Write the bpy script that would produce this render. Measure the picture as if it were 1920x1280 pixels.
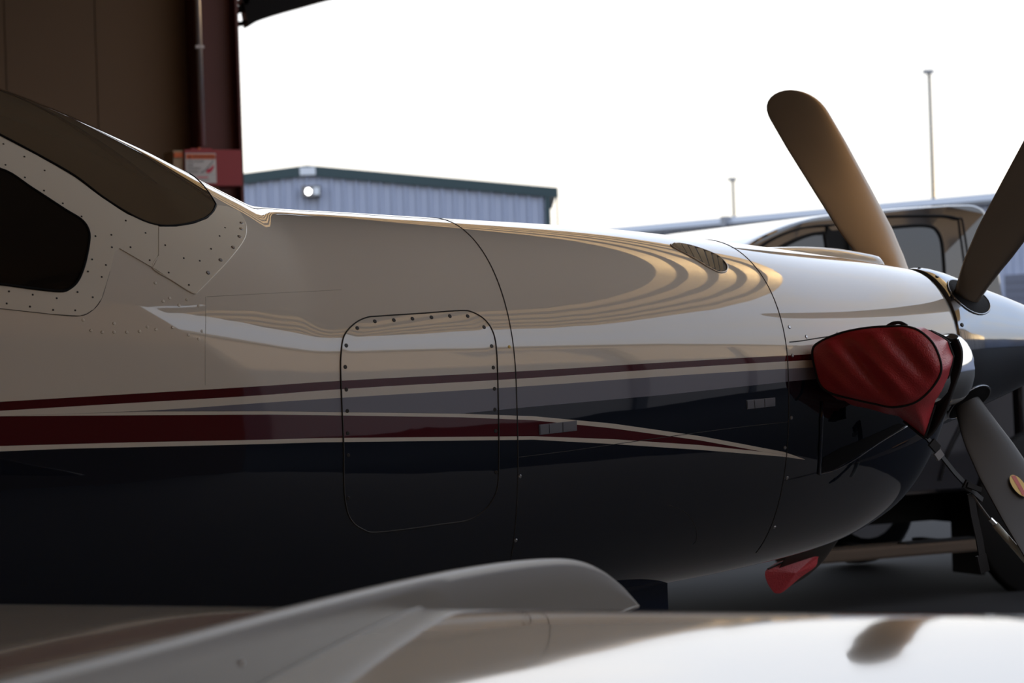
import bpy, bmesh, math, random
import numpy as np
from mathutils import Vector, Matrix
random.seed(4)
scene = bpy.context.scene
for o in list(bpy.data.objects): bpy.data.objects.remove(o)
COL = scene.collection

# ------------------------------------------------------------------ camera
FPX = 4305.0
CAM = np.array([-3.63, -5.094, 1.395]); YAW = math.radians(25); ROLL = .035; PITCH = 15/FPX
_F = np.array([math.sin(YAW), math.cos(YAW), 0]); _R = np.array([math.cos(YAW), -math.sin(YAW), 0]); _U = np.array([0, 0, 1.])
CI = _R*math.cos(ROLL) - _U*math.sin(ROLL)
_J = _U*math.cos(ROLL) + _R*math.sin(ROLL)
CF = _F*math.cos(PITCH) + _J*math.sin(PITCH); CJ = _J*math.cos(PITCH) - _F*math.sin(PITCH)
cd = bpy.data.cameras.new('camera'); cam = bpy.data.objects.new('camera', cd); COL.objects.link(cam)
cam.matrix_world = Matrix(((CI[0], CJ[0], -CF[0], CAM[0]), (CI[1], CJ[1], -CF[1], CAM[1]), (CI[2], CJ[2], -CF[2], CAM[2]), (0, 0, 0, 1)))
cd.sensor_width = 36; cd.lens = FPX/1920*36; cd.clip_start = .05; cd.clip_end = 2000
cd.dof.use_dof = True; cd.dof.focus_distance = 5.15; cd.dof.aperture_fstop = 7
scene.camera = cam

# ------------------------------------------------------------------ sky, sun, exposure
w = bpy.data.worlds.new('sky'); scene.world = w; w.use_nodes = True
nt = w.node_tree; nt.nodes.clear(); L = nt.links.new
out = nt.nodes.new('ShaderNodeOutputWorld'); bg = nt.nodes.new('ShaderNodeBackground')
tc = nt.nodes.new('ShaderNodeTexCoord'); sx = nt.nodes.new('ShaderNodeSeparateXYZ'); rp = nt.nodes.new('ShaderNodeValToRGB')
L(tc.outputs['Generated'], sx.inputs[0]); L(sx.outputs['Z'], rp.inputs[0])
els = [(0.0, (.43, .395, .315)), (.06, (.43, .415, .375)), (.17, (.38, .39, .41)), (.40, (.42, .48, .58)), (1, (.34, .42, .57))]
cr = rp.color_ramp
while len(cr.elements) < len(els): cr.elements.new(.5)
for e, (p, c) in zip(cr.elements, els): e.position = p; e.color = (*c, 1)
mp = nt.nodes.new('ShaderNodeMapping'); mp.inputs['Scale'].default_value = (1, 1, 3.5); L(tc.outputs['Generated'], mp.inputs[0])
nz = nt.nodes.new('ShaderNodeTexNoise'); nz.inputs['Scale'].default_value = 2.6; nz.inputs['Detail'].default_value = 5; L(mp.outputs[0], nz.inputs[0])
cl = nt.nodes.new('ShaderNodeMapRange'); cl.inputs[1].default_value = .45; cl.inputs[2].default_value = .7; cl.inputs[3].default_value = 0; cl.inputs[4].default_value = .55
L(nz.outputs[0], cl.inputs[0])
mx = nt.nodes.new('ShaderNodeMix'); mx.data_type = 'RGBA'; L(cl.outputs[0], mx.inputs[0]); L(rp.outputs[0], mx.inputs[6]); mx.inputs[7].default_value = (.50, .46, .40, 1)
L(mx.outputs[2], bg.inputs[0]); bg.inputs[1].default_value = 2.7; L(bg.outputs[0], out.inputs[0])
sd = bpy.data.lights.new('sun', 'SUN'); sd.energy = 11.0; sd.angle = math.radians(.8); sd.color = (1, .66, .30)
sun = bpy.data.objects.new('sun', sd); COL.objects.link(sun)
sun.rotation_euler = Vector((-.93, -.30, -.055)).to_track_quat('-Z', 'Y').to_euler(); sun.location = (40, 12, 20)
vs = scene.view_settings; vs.view_transform = 'Standard'; vs.look = 'None'; vs.exposure = .42; vs.gamma = 1; vs.use_curve_mapping = False

# ------------------------------------------------------------------ ray helpers (a viewing ray, cut with a real surface)
def ray(u, v): return CF + CI*(u-960)/FPX + CJ*(640-v)/FPX
def atx(u, v, x): d = ray(u, v); return CAM + d*((x-CAM[0])/d[0])
def aty(u, v, y): d = ray(u, v); return CAM + d*((y-CAM[1])/d[1])
def atd(u, v, t): return CAM + ray(u, v)*t
def atplane(u, v, p, n): d = ray(u, v); p = np.array(p); n = np.array(n); return CAM + d*(((p-CAM)@n)/(d@n))

# ------------------------------------------------------------------ materials
MATS = {}
def mat(name, col, rough=.5, metal=0, coat=0, var=0, vscale=4, bump=0, bscale=30, spec=.5, emit=None, estr=0, wave=None):
    m = bpy.data.materials.new(name); m.use_nodes = True; t = m.node_tree; b = t.nodes['Principled BSDF']
    b.inputs['Base Color'].default_value = (*col, 1); b.inputs['Roughness'].default_value = rough; b.inputs['Metallic'].default_value = metal
    b.inputs['Coat Weight'].default_value = coat; b.inputs['Coat Roughness'].default_value = .03; b.inputs['Specular IOR Level'].default_value = spec
    if emit: b.inputs['Emission Color'].default_value = (*emit, 1); b.inputs['Emission Strength'].default_value = estr
    co = t.nodes.new('ShaderNodeTexCoord')
    if var:
        n = t.nodes.new('ShaderNodeTexNoise'); n.inputs['Scale'].default_value = vscale; n.inputs['Detail'].default_value = 6
        t.links.new(co.outputs['Object'], n.inputs[0])
        r = t.nodes.new('ShaderNodeMapRange'); r.inputs[3].default_value = 1-var; r.inputs[4].default_value = 1+var; t.links.new(n.outputs[0], r.inputs[0])
        mu = t.nodes.new('ShaderNodeMix'); mu.data_type = 'RGBA'; mu.blend_type = 'MULTIPLY'; mu.inputs[0].default_value = 1
        mu.inputs[6].default_value = (*col, 1); t.links.new(r.outputs[0], mu.inputs[7]); t.links.new(mu.outputs[2], b.inputs['Base Color'])
    if bump:
        n = t.nodes.new('ShaderNodeTexNoise'); n.inputs['Scale'].default_value = bscale; n.inputs['Detail'].default_value = 2
        t.links.new(co.outputs['Object'], n.inputs[0])
        bp = t.nodes.new('ShaderNodeBump'); bp.inputs['Strength'].default_value = 1; bp.inputs['Distance'].default_value = bump
        t.links.new(n.outputs[0], bp.inputs['Height']); t.links.new(bp.outputs[0], b.inputs['Normal'])
        t.links.new(bp.outputs[0], b.inputs['Coat Normal'])
    MATS[name] = m; return m
mat('black', (.006, .006, .007), .7, spec=.12)
mat('seam', (.02, .017, .014), .6)
mat('glass_dark', (.012, .010, .008), .02, coat=0, spec=.6)
mat('windshield', (.12, .088, .055), .03, spec=1.0, coat=.5)
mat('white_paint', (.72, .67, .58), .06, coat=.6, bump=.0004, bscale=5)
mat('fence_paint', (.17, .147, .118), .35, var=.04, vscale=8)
mat('plate_paint', (.72, .66, .55), .30, coat=.2)
mat('navy', (.010, .018, .045), .08, coat=.5)
mat('chrome', (.75, .74, .72), .10, metal=1)
mat('spinner_metal', (.25, .27, .30), .09, metal=.92)
mat('steel', (.35, .35, .36), .35, metal=1)
mat('latch', (.22, .22, .24), .28, metal=.7)
mat('screw', (.035, .032, .03), .45, metal=.6)
mat('rivet', (.42, .38, .31), .45, metal=.2)
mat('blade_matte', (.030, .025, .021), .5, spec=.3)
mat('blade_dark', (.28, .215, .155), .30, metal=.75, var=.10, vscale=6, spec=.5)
mat('boot_rubber', (.05, .048, .046), .45)
mat('sticker_yellow', (.75, .48, .06), .4)
mat('sticker_red', (.55, .05, .02), .4)
mat('red_fabric', (.50, .040, .050), .36, bump=.0012, bscale=260, var=.12, vscale=9)
mat('strap', (.012, .012, .014), .7)
mat('cord', (.10, .09, .08), .7)
mat('rod', (.55, .60, .55), .3)
mat('slat', (.55, .47, .33), .3, coat=.3)
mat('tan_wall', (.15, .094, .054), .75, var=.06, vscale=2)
mat('dark_wall', (.085, .058, .038), .8, var=.1, vscale=1)  # near and rear walls darkened below the tan to cut light on the hull
mat('ceiling', (.46, .33, .21), .7, var=.05, vscale=2)
mat('red_iron', (.09, .018, .016), .55, var=.15, vscale=3)
mat('galv', (.38, .36, .38), .4, metal=.5)
mat('box_red', (.30, .020, .030), .45)
mat('paper', (.62, .60, .60), .5)
mat('orange', (.62, .12, .02), .5)
mat('ink', (.03, .03, .035), .6)
mat('ink_red', (.62, .03, .08), .6)
mat('ink_grey', (.30, .30, .32), .6)
mat('ink_wr', (.22, .02, .015), .6)
mat('bag', (.40, .30, .20), .7)
mat('sunny_siding', (.36, .33, .32), .5, var=.05)
mat('door_panel', (.62, .55, .45), .5, var=.05)
mat('concrete', (.10, .088, .075), .75, var=.15, vscale=1.5)
mat('asphalt', (.009, .0085, .009), .9, spec=.2, var=.25, vscale=.8)
mat('siding', (.30, .345, .47), .5, var=.03, vscale=.6)
mat('green_trim', (.008, .035, .048), .45)
mat('roof_trim', (.25, .27, .31), .45)
mat('gutter', (.22, .24, .28), .5)
mat('vent_grey', (.55, .60, .68), .5)
mat('lamp_body', (.10, .10, .11), .5)
mat('lamp_lens', (.9, .9, .9), .3, emit=(1, .98, .95), estr=6)
mat('pole', (.14, .135, .12), .5)
mat('truck_paint', (.018, .017, .020), .05, coat=1)
mat('truck_glass', (.012, .013, .015), .02, spec=.7)
mat('truck_trim', (.009, .009, .009), .7, spec=.15)
mat('tire', (.012, .012, .012), .8)
mat('rim', (.30, .30, .31), .3, metal=1)
mat('board', (.16, .12, .09), .25, metal=.6)
mat('roller_door', (.085, .10, .15), .4)

# ------------------------------------------------------------------ mesh helpers
def obj(name, vf, material, parent=None, smooth=False, label=None, cat=None, group=None, kind=None):
    if isinstance(vf, bmesh.types.BMesh):
        me = bpy.data.meshes.new(name); vf.to_mesh(me); vf.free()
    elif isinstance(vf, bpy.types.Mesh): me = vf
    else:
        me = bpy.data.meshes.new(name); me.from_pydata([tuple(map(float, v)) for v in vf[0]], [], vf[1]); me.update()
    if not isinstance(vf, bpy.types.Mesh) or not me.materials: me.materials.append(MATS[material])
    if smooth:
        for p in me.polygons: p.use_smooth = True
    o = bpy.data.objects.new(name, me); COL.objects.link(o)
    if parent: o.parent = parent
    return tag(o, label, cat, group, kind)
def tag(o, label=None, cat=None, group=None, kind=None):
    if label: o['label'] = label
    if cat: o['category'] = cat
    if group: o['group'] = group
    if kind: o['kind'] = kind
    return o
def empty(name, loc=(0, 0, 0), **k):
    o = bpy.data.objects.new(name, None); COL.objects.link(o); o.location = loc; o.empty_display_size = .1
    return tag(o, **k)
def bm_box(bm, x0, x1, y0, y1, z0, z1, bev=0):
    r = bmesh.ops.create_cube(bm, size=1)
    for v in r['verts']: v.co = Vector(((x0+x1)/2+v.co.x*(x1-x0), (y0+y1)/2+v.co.y*(y1-y0), (z0+z1)/2+v.co.z*(z1-z0)))
    if bev: bmesh.ops.bevel(bm, geom=list({e for v in r['verts'] for e in v.link_edges}), offset=bev, segments=2, affect='EDGES')
    return bm
def box(x0, x1, y0, y1, z0, z1, bev=0): return bm_box(bmesh.new(), x0, x1, y0, y1, z0, z1, bev)
def tube(pts, r, n=8, closed=False, flat=None):
    """swept round (or flat ribbon if flat=(width dir, half width)) section"""
    P = [np.array(p, float) for p in pts]; V = []; Fc = []; m = len(P)
    rr = r if hasattr(r, '__len__') else [r]*m
    prev = None
    for i in range(m):
        a = P[(i-1) % m] if (closed or i) else P[0]; b = P[(i+1) % m] if (closed or i < m-1) else P[-1]
        t = (b-a)/(np.linalg.norm(b-a)+1e-12)
        if prev is None:
            ref = np.array([0, 0, 1.]) if abs(t[2]) < .9 else np.array([1., 0, 0]); n1 = np.cross(t, ref)
        else: n1 = prev - t*(prev@t)
        n1 /= np.linalg.norm(n1); prev = n1; n2 = np.cross(t, n1)
        if flat is not None:
            wd = np.array(flat[0], float); wd = wd - t*(wd@t); wd /= np.linalg.norm(wd); th = np.cross(t, wd); h = flat[1]
            for s, q in ((-1, -1), (1, -1), (1, 1), (-1, 1)): V.append(P[i]+wd*s*h+th*q*rr[i])
        else:
            for k in range(n): V.append(P[i]+(n1*math.cos(2*math.pi*k/n)+n2*math.sin(2*math.pi*k/n))*rr[i])
    k = 4 if flat is not None else n
    for i in range(m if closed else m-1):
        j = (i+1) % m
        for q in range(k): Fc.append((i*k+q, i*k+(q+1) % k, j*k+(q+1) % k, j*k+q))
    if not closed: Fc.append(tuple(range(k))[::-1]); Fc.append(tuple(range((m-1)*k, m*k)))
    return V, Fc
def revolve(prof, axis_o, n=48, ax='x'):
    """prof: (along, radius) list; around local x (or y)"""
    V = []; Fc = []
    for a, r in prof:
        for k in range(n):
            c, s = math.cos(2*math.pi*k/n), math.sin(2*math.pi*k/n)
            V.append((axis_o[0]+a, axis_o[1]+r*c, axis_o[2]+r*s) if ax == 'x' else (axis_o[0]+r*c, axis_o[1]+a, axis_o[2]+r*s))
    for i in range(len(prof)-1):
        for k in range(n): Fc.append((i*n+k, i*n+(k+1) % n, (i+1)*n+(k+1) % n, (i+1)*n+k))
    Fc.append(tuple(range(n))[::-1]); Fc.append(tuple(range((len(prof)-1)*n, len(prof)*n)))
    return V, Fc
def pchip(xs, ys):
    xs = np.array(xs, float); ys = np.array(ys, float); o = np.argsort(xs); xs = xs[o]; ys = ys[o]
    h = np.diff(xs); d = np.diff(ys)/h; m = np.zeros_like(xs); m[0] = d[0]; m[-1] = d[-1]
    for i in range(1, len(xs)-1):
        if d[i-1]*d[i] > 0:
            w1, w2 = 2*h[i]+h[i-1], h[i]+2*h[i-1]; m[i] = (w1+w2)/(w1/d[i-1]+w2/d[i])
    def f(x):
        x = min(max(x, xs[0]), xs[-1]); i = min(int(np.searchsorted(xs, x, 'right'))-1, len(xs)-2); t = (x-xs[i])/h[i]
        return (2*t**3-3*t*t+1)*ys[i]+(t**3-2*t*t+t)*h[i]*m[i]+(-2*t**3+3*t*t)*ys[i+1]+(t**3-t*t)*h[i]*m[i+1]
    return f
def catmull(pts, per=6, closed=True):
    P = [np.array(p, float) for p in pts]; m = len(P); res = []
    for i in range(m if closed else m-1):
        g = (lambda k: P[k % m]) if closed else (lambda k: P[min(max(k, 0), m-1)])
        a, b, c, d = g(i-1), g(i), g(i+1), g(i+2)
        for k in range(per):
            t = k/per; res.append(.5*((2*b)+(c-a)*t+(2*a-5*b+4*c-d)*t*t+(3*b-a-3*c+d)*t**3))
    if not closed: res.append(P[-1])
    return res

# ------------------------------------------------------------------ fuselage surface
_ST = dict(
 w=([-7.5, -6.2, -4.8, -3.6, -2.9, -2.4, -1.93, -1.48, -1.05, -.73, -.42, -.25, -.16, -.10], [.10, .30, .52, .62, .625, .60, .555, .502, .462, .420, .345, .290, .255, .228]),
 zt=([-7.5, -6.2, -4.8, -3.9, -3.2, -2.8, -2.487, -2.249, -2.02, -1.965, -1.945, -1.90, -1.70, -1.48, -1.05, -.73, -.42, -.25, -.10], [1.70, 1.85, 2.08, 2.17, 2.16, 2.09, 2.000, 1.898, 1.780, 1.7530, 1.7480, 1.7432, 1.731, 1.717, 1.690, 1.657, 1.619, 1.597, 1.572]),
 zb=([-7.5, -6.2, -4.8, -3.2, -1.93, -1.48, -1.05, -.73, -.42, -.27, -.18, -.135, -.115, -.10], [1.45, 1.15, .72, .64, .69, .735, .788, .815, .858, .908, .965, 1.03, 1.08, 1.14]),
 zc=([-7.5, -3.2, -1.48, -.73, -.25, -.10], [1.55, 1.33, 1.32, 1.325, 1.335, 1.345]),
 nt=([-7.5, -2.6, -1.48, -.73, -.10], [2, 2.1, 2.15, 2.1, 2.0]),
 nb=([-7.5, -2.6, -1.48, -.73, -.30, -.10], [2.2, 3.0, 2.9, 2.4, 2.2, 2.1]))
_X = np.linspace(-7.5, -.10, 1481); _T = {}
for k_, (a_, b_) in _ST.items():
    f_ = pchip(a_, b_); y_ = np.array([f_(x) for x in _X])
    sg = 2 if k_ in ('zt',) else (3 if k_ == 'zb' else 9)
    K = np.exp(-.5*(np.arange(-4*sg, 4*sg+1)/sg)**2); K /= K.sum()
    pad = np.concatenate([2*y_[0]-y_[4*sg:0:-1], y_, 2*y_[-1]-y_[-2:-4*sg-2:-1]])
    _T[k_] = np.convolve(pad, K, 'valid')
def sec(x): return [float(np.interp(x, _X, _T[k])) for k in ('w', 'zt', 'zb', 'zc', 'nt', 'nb')]
def sp0(x, ph):
    w_, zt, zb, zc, n1, n2 = sec(x); c, s = math.cos(ph), math.sin(ph)
    n = n1 if c >= 0 else n2; h = (zt-zc) if c >= 0 else (zc-zb)
    return np.array([x, -w_*math.copysign(abs(s)**(2/n), s), zc+h*math.copysign(abs(c)**(2/n), c)])
def nrm(p):
    e = 1e-3; g = np.array([G(p+e*a)-G(p-e*a) for a in np.eye(3)]); return g/np.linalg.norm(g)
def G(p):
    w_, zt, zb, zc, n1, n2 = sec(p[0]); up = p[2] >= zc; n = n1 if up else n2; h = (zt-zc) if up else (zc-zb)
    return ((abs(p[1])/w_)**n+(abs(p[2]-zc)/h)**n)**(1/n)-1
def sp(x, ph, off=0):
    p = sp0(x, ph)
    return p+nrm(p)*off if off else p
def hit(u, v, off=0):
    d = ray(u, v); t0 = (-.80-CAM[1])/d[1]; best = (9, None); prev = None; t = t0
    while t < t0+1.6:
        p = CAM+d*t
        if -7.4 < p[0] < -.1:
            g = G(p)
            if g < best[0]: best = (g, t)
            if g < 0:
                a, b = t-.02, t
                for _ in range(30):
                    m = (a+b)/2
                    if G(CAM+d*m) < 0: b = m
                    else: a = m
                p = CAM+d*b; return p+nrm(p)*off
        t += .02
    p = CAM+d*best[1]; return p+nrm(p)*off
def phi_of(p):
    w_, zt, zb, zc, n1, n2 = sec(p[0]); up = p[2] >= zc; n = n1 if up else n2; h = (zt-zc) if up else (zc-zb)
    a = (abs(p[1])/w_)**(n/2); b = (abs(p[2]-zc)/h)**(n/2); return math.atan2(a, b if up else -b)

# paint scheme: colour bands bounded by curves z(x) along the hull
XL, XH, ZL, ZH = -3.0, 0.0, .80, 1.60
def zcurve(px): return [(p[0], p[2]) for p in (hit(*q) for q in px)]
BND = dict(
 A=[(0, 753), (250, 738), (500, 723), (600, 716), (1000, 694.5), (1250, 679), (1478, 666), (1600, 660)],
 B=[(0, 770), (250, 755), (500, 740), (600, 732), (1000, 708), (1250, 691), (1478, 677), (1600, 671)],
 C=[(0, 780), (276, 769.5), (500, 754.5), (600, 748), (1000, 723), (1250, 705), (1478, 691), (1600, 685)],
 D=[(0, 780), (276, 770), (500, 770), (600, 771.5), (865, 775), (1000, 762), (1250, 739.6), (1478, 715), (1600, 704)],
 E=[(0, 780), (276, 771), (500, 770.5), (600, 772), (865, 775.3), (1000, 780), (1147, 793.6), (1311, 817), (1470, 847), (1510, 861)],
 F=[(0, 780), (276, 778), (500, 777), (600, 778), (865, 782), (1000, 787.5), (1147, 802.5), (1311, 825), (1430, 846.5), (1470, 852), (1510, 861.2)],
 G=[(0, 836), (250, 829), (500, 824), (600, 821), (1000, 817.5), (1147, 823), (1311, 834), (1430, 846.7), (1470, 852.2), (1510, 861.4)],
 H=[(0, 846), (125, 841), (500, 832), (600, 829), (1000, 824), (1147, 832), (1311, 843), (1470, 856), (1510, 861.6)])
def stripe_material():
    m = bpy.data.materials.new('hull_paint'); m.use_nodes = True; t = m.node_tree; b = t.nodes['Principled BSDF']; Lk = t.links.new
    co = t.nodes.new('ShaderNodeTexCoord'); s = t.nodes.new('ShaderNodeSeparateXYZ'); Lk(co.outputs['Object'], s.inputs[0])
    xr = t.nodes.new('ShaderNodeMapRange'); xr.inputs[1].default_value = XL; xr.inputs[2].default_value = XH; Lk(s.outputs['X'], xr.inputs[0])
    zr = t.nodes.new('ShaderNodeMapRange'); zr.inputs[1].default_value = ZL; zr.inputs[2].default_value = ZH; Lk(s.outputs['Z'], zr.inputs[0])
    WHITE, RED, GREY, NAVY = (.72, .66, .57), (.075, .004, .007), (.19, .19, .23), (.004, .007, .016)
    cur = None
    for key, col in zip('HGFEDCBA', [WHITE, RED, WHITE, NAVY, GREY, WHITE, RED, WHITE]):
        fc = t.nodes.new('ShaderNodeFloatCurve'); c = fc.mapping.curves[0]
        pts = [((x-XL)/(XH-XL), (z-ZL)/(ZH-ZL)) for x, z in zcurve(BND[key])]
        if key in 'EFGH': k_ = .03 if key == 'E' else .012; pts.append((pts[-1][0]+.006, pts[-1][1]-k_)); pts.append((1, pts[-1][1]))
        else:
            (x1, y1), (x2, y2) = pts[-2], pts[-1]; pts.append((1, y2+(y2-y1)/(x2-x1)*(1-x2)))
        (x1, y1), (x2, y2) = pts[0], pts[1]; pts.insert(0, (0, y1-(y2-y1)/(x2-x1)*x1 if x1 > 0 else y1))
        c.points[0].location = pts[0]; c.points[1].location = pts[-1]
        for p in pts[1:-1]: c.points.new(*p)
        for p in c.points: p.handle_type = 'VECTOR' if key in 'DEFGH' else 'AUTO'
        fc.mapping.update(); Lk(xr.outputs[0], fc.inputs['Value'])
        gt = t.nodes.new('ShaderNodeMath'); gt.operation = 'GREATER_THAN'; Lk(zr.outputs[0], gt.inputs[0]); Lk(fc.outputs[0], gt.inputs[1])
        mxn = t.nodes.new('ShaderNodeMix'); mxn.data_type = 'RGBA'; Lk(gt.outputs[0], mxn.inputs[0])
        if cur is None: mxn.inputs[6].default_value = (*NAVY, 1)
        else: Lk(cur, mxn.inputs[6])
        mxn.inputs[7].default_value = (*col, 1); cur = mxn.outputs[2]
    Lk(cur, b.inputs['Base Color']); b.inputs['Roughness'].default_value = .03; b.inputs['Coat Weight'].default_value = .6; b.inputs['Coat Roughness'].default_value = .01
    b.inputs['Specular IOR Level'].default_value = .55
    n = t.nodes.new('ShaderNodeTexNoise'); n.inputs['Scale'].default_value = 3.2; n.inputs['Detail'].default_value = 2; Lk(co.outputs['Object'], n.inputs[0])
    bp = t.nodes.new('ShaderNodeBump'); bp.inputs['Strength'].default_value = 1; bp.inputs['Distance'].default_value = .0010
    Lk(n.outputs[0], bp.inputs['Height']); Lk(bp.outputs[0], b.inputs['Normal']); Lk(bp.outputs[0], b.inputs['Coat Normal'])
    MATS['hull_paint'] = m
stripe_material()

def patch(pts, off=.0012, rings=6, fn=hit, rim=.0015, per=5, smooth_outline=True):
    """thin plate lying on the hull: outline -> rings -> centre, with a rim going down to the skin"""
    O = catmull(pts, per) if smooth_outline else sum([[np.array(a, float)*(1-t)+np.array(b, float)*t for t in np.linspace(0, 1, per, endpoint=False)] for a, b in zip(pts, list(pts[1:])+[pts[0]])], [])
    c = sum(O)/len(O); n = len(O); V = []; Fc = []
    for k in range(rings): V += [fn(*(c+(q-c)*(1-k/rings)), off) for q in O]
    V.append(fn(*c, off)); ctr = len(V)-1
    for r in range(rings-1):
        for i in range(n): Fc.append((r*n+i, r*n+(i+1) % n, (r+1)*n+(i+1) % n, (r+1)*n+i))
    for i in range(n): Fc.append(((rings-1)*n+i, (rings-1)*n+(i+1) % n, ctr))
    st = len(V); V += [fn(*q, -rim) for q in O]+[fn(*q, off) for q in O]
    for i in range(n): Fc.append((st+i, st+(i+1) % n, st+n+(i+1) % n, st+n+i))
    # make the normals look out
    p = [np.array(V[j]) for j in Fc[0]]; nn = np.cross(p[1]-p[0], p[2]-p[0])
    if nn@(CAM-p[0]) < 0: Fc = [f[::-1] for f in Fc]
    return V, Fc
_dome = {}
def dome(kind, r, h, material, p, n, parent, name):
    if kind not in _dome:
        V = [(r*math.cos(a), r*math.sin(a), 0) for a in np.linspace(0, 2*math.pi, 8, endpoint=False)]
        V += [(.7*r*math.cos(a), .7*r*math.sin(a), h*.8) for a in np.linspace(0, 2*math.pi, 8, endpoint=False)]+[(0, 0, h)]
        Fc = [(i, (i+1) % 8, 8+(i+1) % 8, 8+i) for i in range(8)]+[(8+i, 8+(i+1) % 8, 8) for i in range(8)]
        me = bpy.data.meshes.new(name); me.from_pydata(V, [], Fc); me.materials.append(MATS[material]); _dome[kind] = me
    o = bpy.data.objects.new(name, _dome[kind]); COL.objects.link(o); o.parent = parent
    o.rotation_mode = 'QUATERNION'; o.rotation_quaternion = Vector(n).to_track_quat('Z', 'Y'); o.location = Vector(p)
    return o

# ------------------------------------------------------------------ ground, hangar
obj('ground', ([(-60, -120, 0), (160, -120, 0), (160, 200, 0), (-60, 200, 0)], [(0, 1, 2, 3)]), 'asphalt', label='dark asphalt apron outside the hangar', cat='ground', kind='structure')
X0 = 1.60; YW = 10.75; YN = -7.0; XB = -11.0; ZC = 5.6
obj('floor', box(XB, X0, YN, YW, -.1, .012), 'concrete', label='grey concrete hangar floor under the airplane', cat='floor', kind='structure')
CX0, CX1 = float(aty(366, 100, YW-.2)[0]), float(aty(449, 100, YW-.2)[0])
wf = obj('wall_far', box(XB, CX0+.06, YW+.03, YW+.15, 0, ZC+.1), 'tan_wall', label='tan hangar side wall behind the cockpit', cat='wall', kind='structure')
edges = [CX0+.05, float(aty(180, 100, YW)[0]), float(aty(10, 100, YW)[0])]
while edges[-1] > XB+.5: edges.append(edges[-1]-.53)
for a, b in zip(edges[:-1], edges[1:]): obj('wall_panel', box(b+.002, a-.002, YW, YW+.03, 0, ZC, .003), 'tan_wall', wf)
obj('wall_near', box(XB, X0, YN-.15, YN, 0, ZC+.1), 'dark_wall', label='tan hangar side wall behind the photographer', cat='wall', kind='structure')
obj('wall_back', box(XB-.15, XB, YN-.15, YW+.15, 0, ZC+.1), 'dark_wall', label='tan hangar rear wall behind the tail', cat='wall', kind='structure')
ce = obj('ceiling', box(XB, X0, YN-.15, YW+.15, ZC+.1, ZC+.2), 'ceiling', label='hangar ceiling over the airplane', cat='ceiling', kind='structure')
for x in np.arange(XB+1, X0, 1.5): obj('purlin', box(x, x+.08, YN, YW, ZC-.1, ZC+.1), 'red_iron', ce)

# steel column at the door jamb: an H section
col = empty('trim_1', ((CX0+CX1)/2, YW-.05, 0), label='dark red steel column at the edge of the hangar opening', cat='column', kind='structure')
def rel(o, parent): o.location = -parent.location; return o
for nm, b in (('flange', box(CX0, CX0+.02, YW-.20, YW+.16, 0, ZC)), ('flange', box(CX1-.02, CX1, YW-.20, YW+.16, 0, ZC)), ('web', box(CX0+.02, CX1-.02, YW-.10, YW-.085, 0, ZC))):
    rel(obj(nm, b, 'red_iron', col), col)
cdt = empty('conduit_pipe', (CX0, YW-.2, 2.4), label='thin galvanised conduit running down the red steel column', cat='pipe')
cb = aty(380, 273, YW-.225); ct = aty(372, 0, YW-.225)
rel(obj('pipe', tube([cb, (cb[0], cb[1], ZC-.1)], .021, 10), 'galv', cdt, True), cdt)
for z in (3.6, 4.4, 5.0): rel(obj('clamp', box(cb[0]-.03, cb[0]+.03, YW-.245, YW-.20, z, z+.02), 'galv', cdt), cdt)

# red door operator box with its warning label
yb = YW-.45
def pb(u, v, y=yb): return aty(u, v, y)
b0 = pb(345, 280); b1 = pb(455, 350)
bx = empty('door_operator_box', (float(b0[0]), yb+.1, float(b1[2])), label='red door operator box with a warning label on the steel column', cat='control box')
xa, xb_ = float(b0[0]), float(b1[0]); za, zb_ = float(b1[2])+.005, float(b0[2])
rel(obj('housing', box(xa, xb_, yb, yb+.25, za, zb_, .006), 'box_red', bx), bx)
# side face turned to the left (the box is as deep as it is tall)
rel(obj('side_cover', box(xa-.075, xa, yb+.02, yb+.25, za+.01, zb_-.005, .004), 'bag', bx), bx)
rel(obj('side_label', box(xa-.07, xa-.006, yb+.012, yb+.02, zb_-.055, zb_-.02), 'orange', bx), bx)
rel(obj('conduit_fitting', box(xa+.07, xa+.22, yb+.06, yb+.2, zb_, zb_+.015), 'box_red', bx), bx)
rel(obj('cable_gland', tube([(xa+.115, yb+.03, zb_), (xa+.115, yb+.03, zb_+.015)], .011), 'orange', bx), bx)
rel(obj('under_bracket', box(xa+.13, xa+.26, yb+.05, yb+.25, za-.033, za), 'bag', bx), bx)
lx0, lz1 = pb(346, 288)[0]+.004, pb(346, 286)[2]-.004; lx1, lz0 = pb(406, 340)[0], pb(400, 343)[2]
lb = rel(obj('warning_label', box(lx0, lx1, yb-.003, yb, lz0, lz1), 'paper', bx), bx); lb['label'] = 'white warning label with an orange header and a hand picture'
LW, LH = lx1-lx0, lz1-lz0
def lab(x0, x1, z0, z1, m, nm, d=.004): o = obj(nm, box(lx0+LW*x0, lx0+LW*x1, yb-d, yb-.002, lz0+LH*z0, lz0+LH*z1), m, lb); return o
lab(.02, .98, .80, .97, 'orange', 'label_header')
def text(t, x, z, size, m, parent, y=yb-.0046):
    c = bpy.data.curves.new('lettering', 'FONT'); c.body = t; c.size = size; c.extrude = .0002
    o = bpy.data.objects.new('lettering_curve', c); COL.objects.link(o); bpy.context.view_layer.update()
    me = bpy.data.meshes.new_from_object(o.evaluated_get(bpy.context.evaluated_depsgraph_get())); bpy.data.objects.remove(o)
    me.materials.clear(); o = obj('lettering', me, m, parent); o.location = (x, y, z); o.rotation_euler = (math.pi/2, 0, 0); return o
text('WARNING', lx0+LW*.24, lz0+LH*.825, LH*.17, 'ink_wr', lb)
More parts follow.
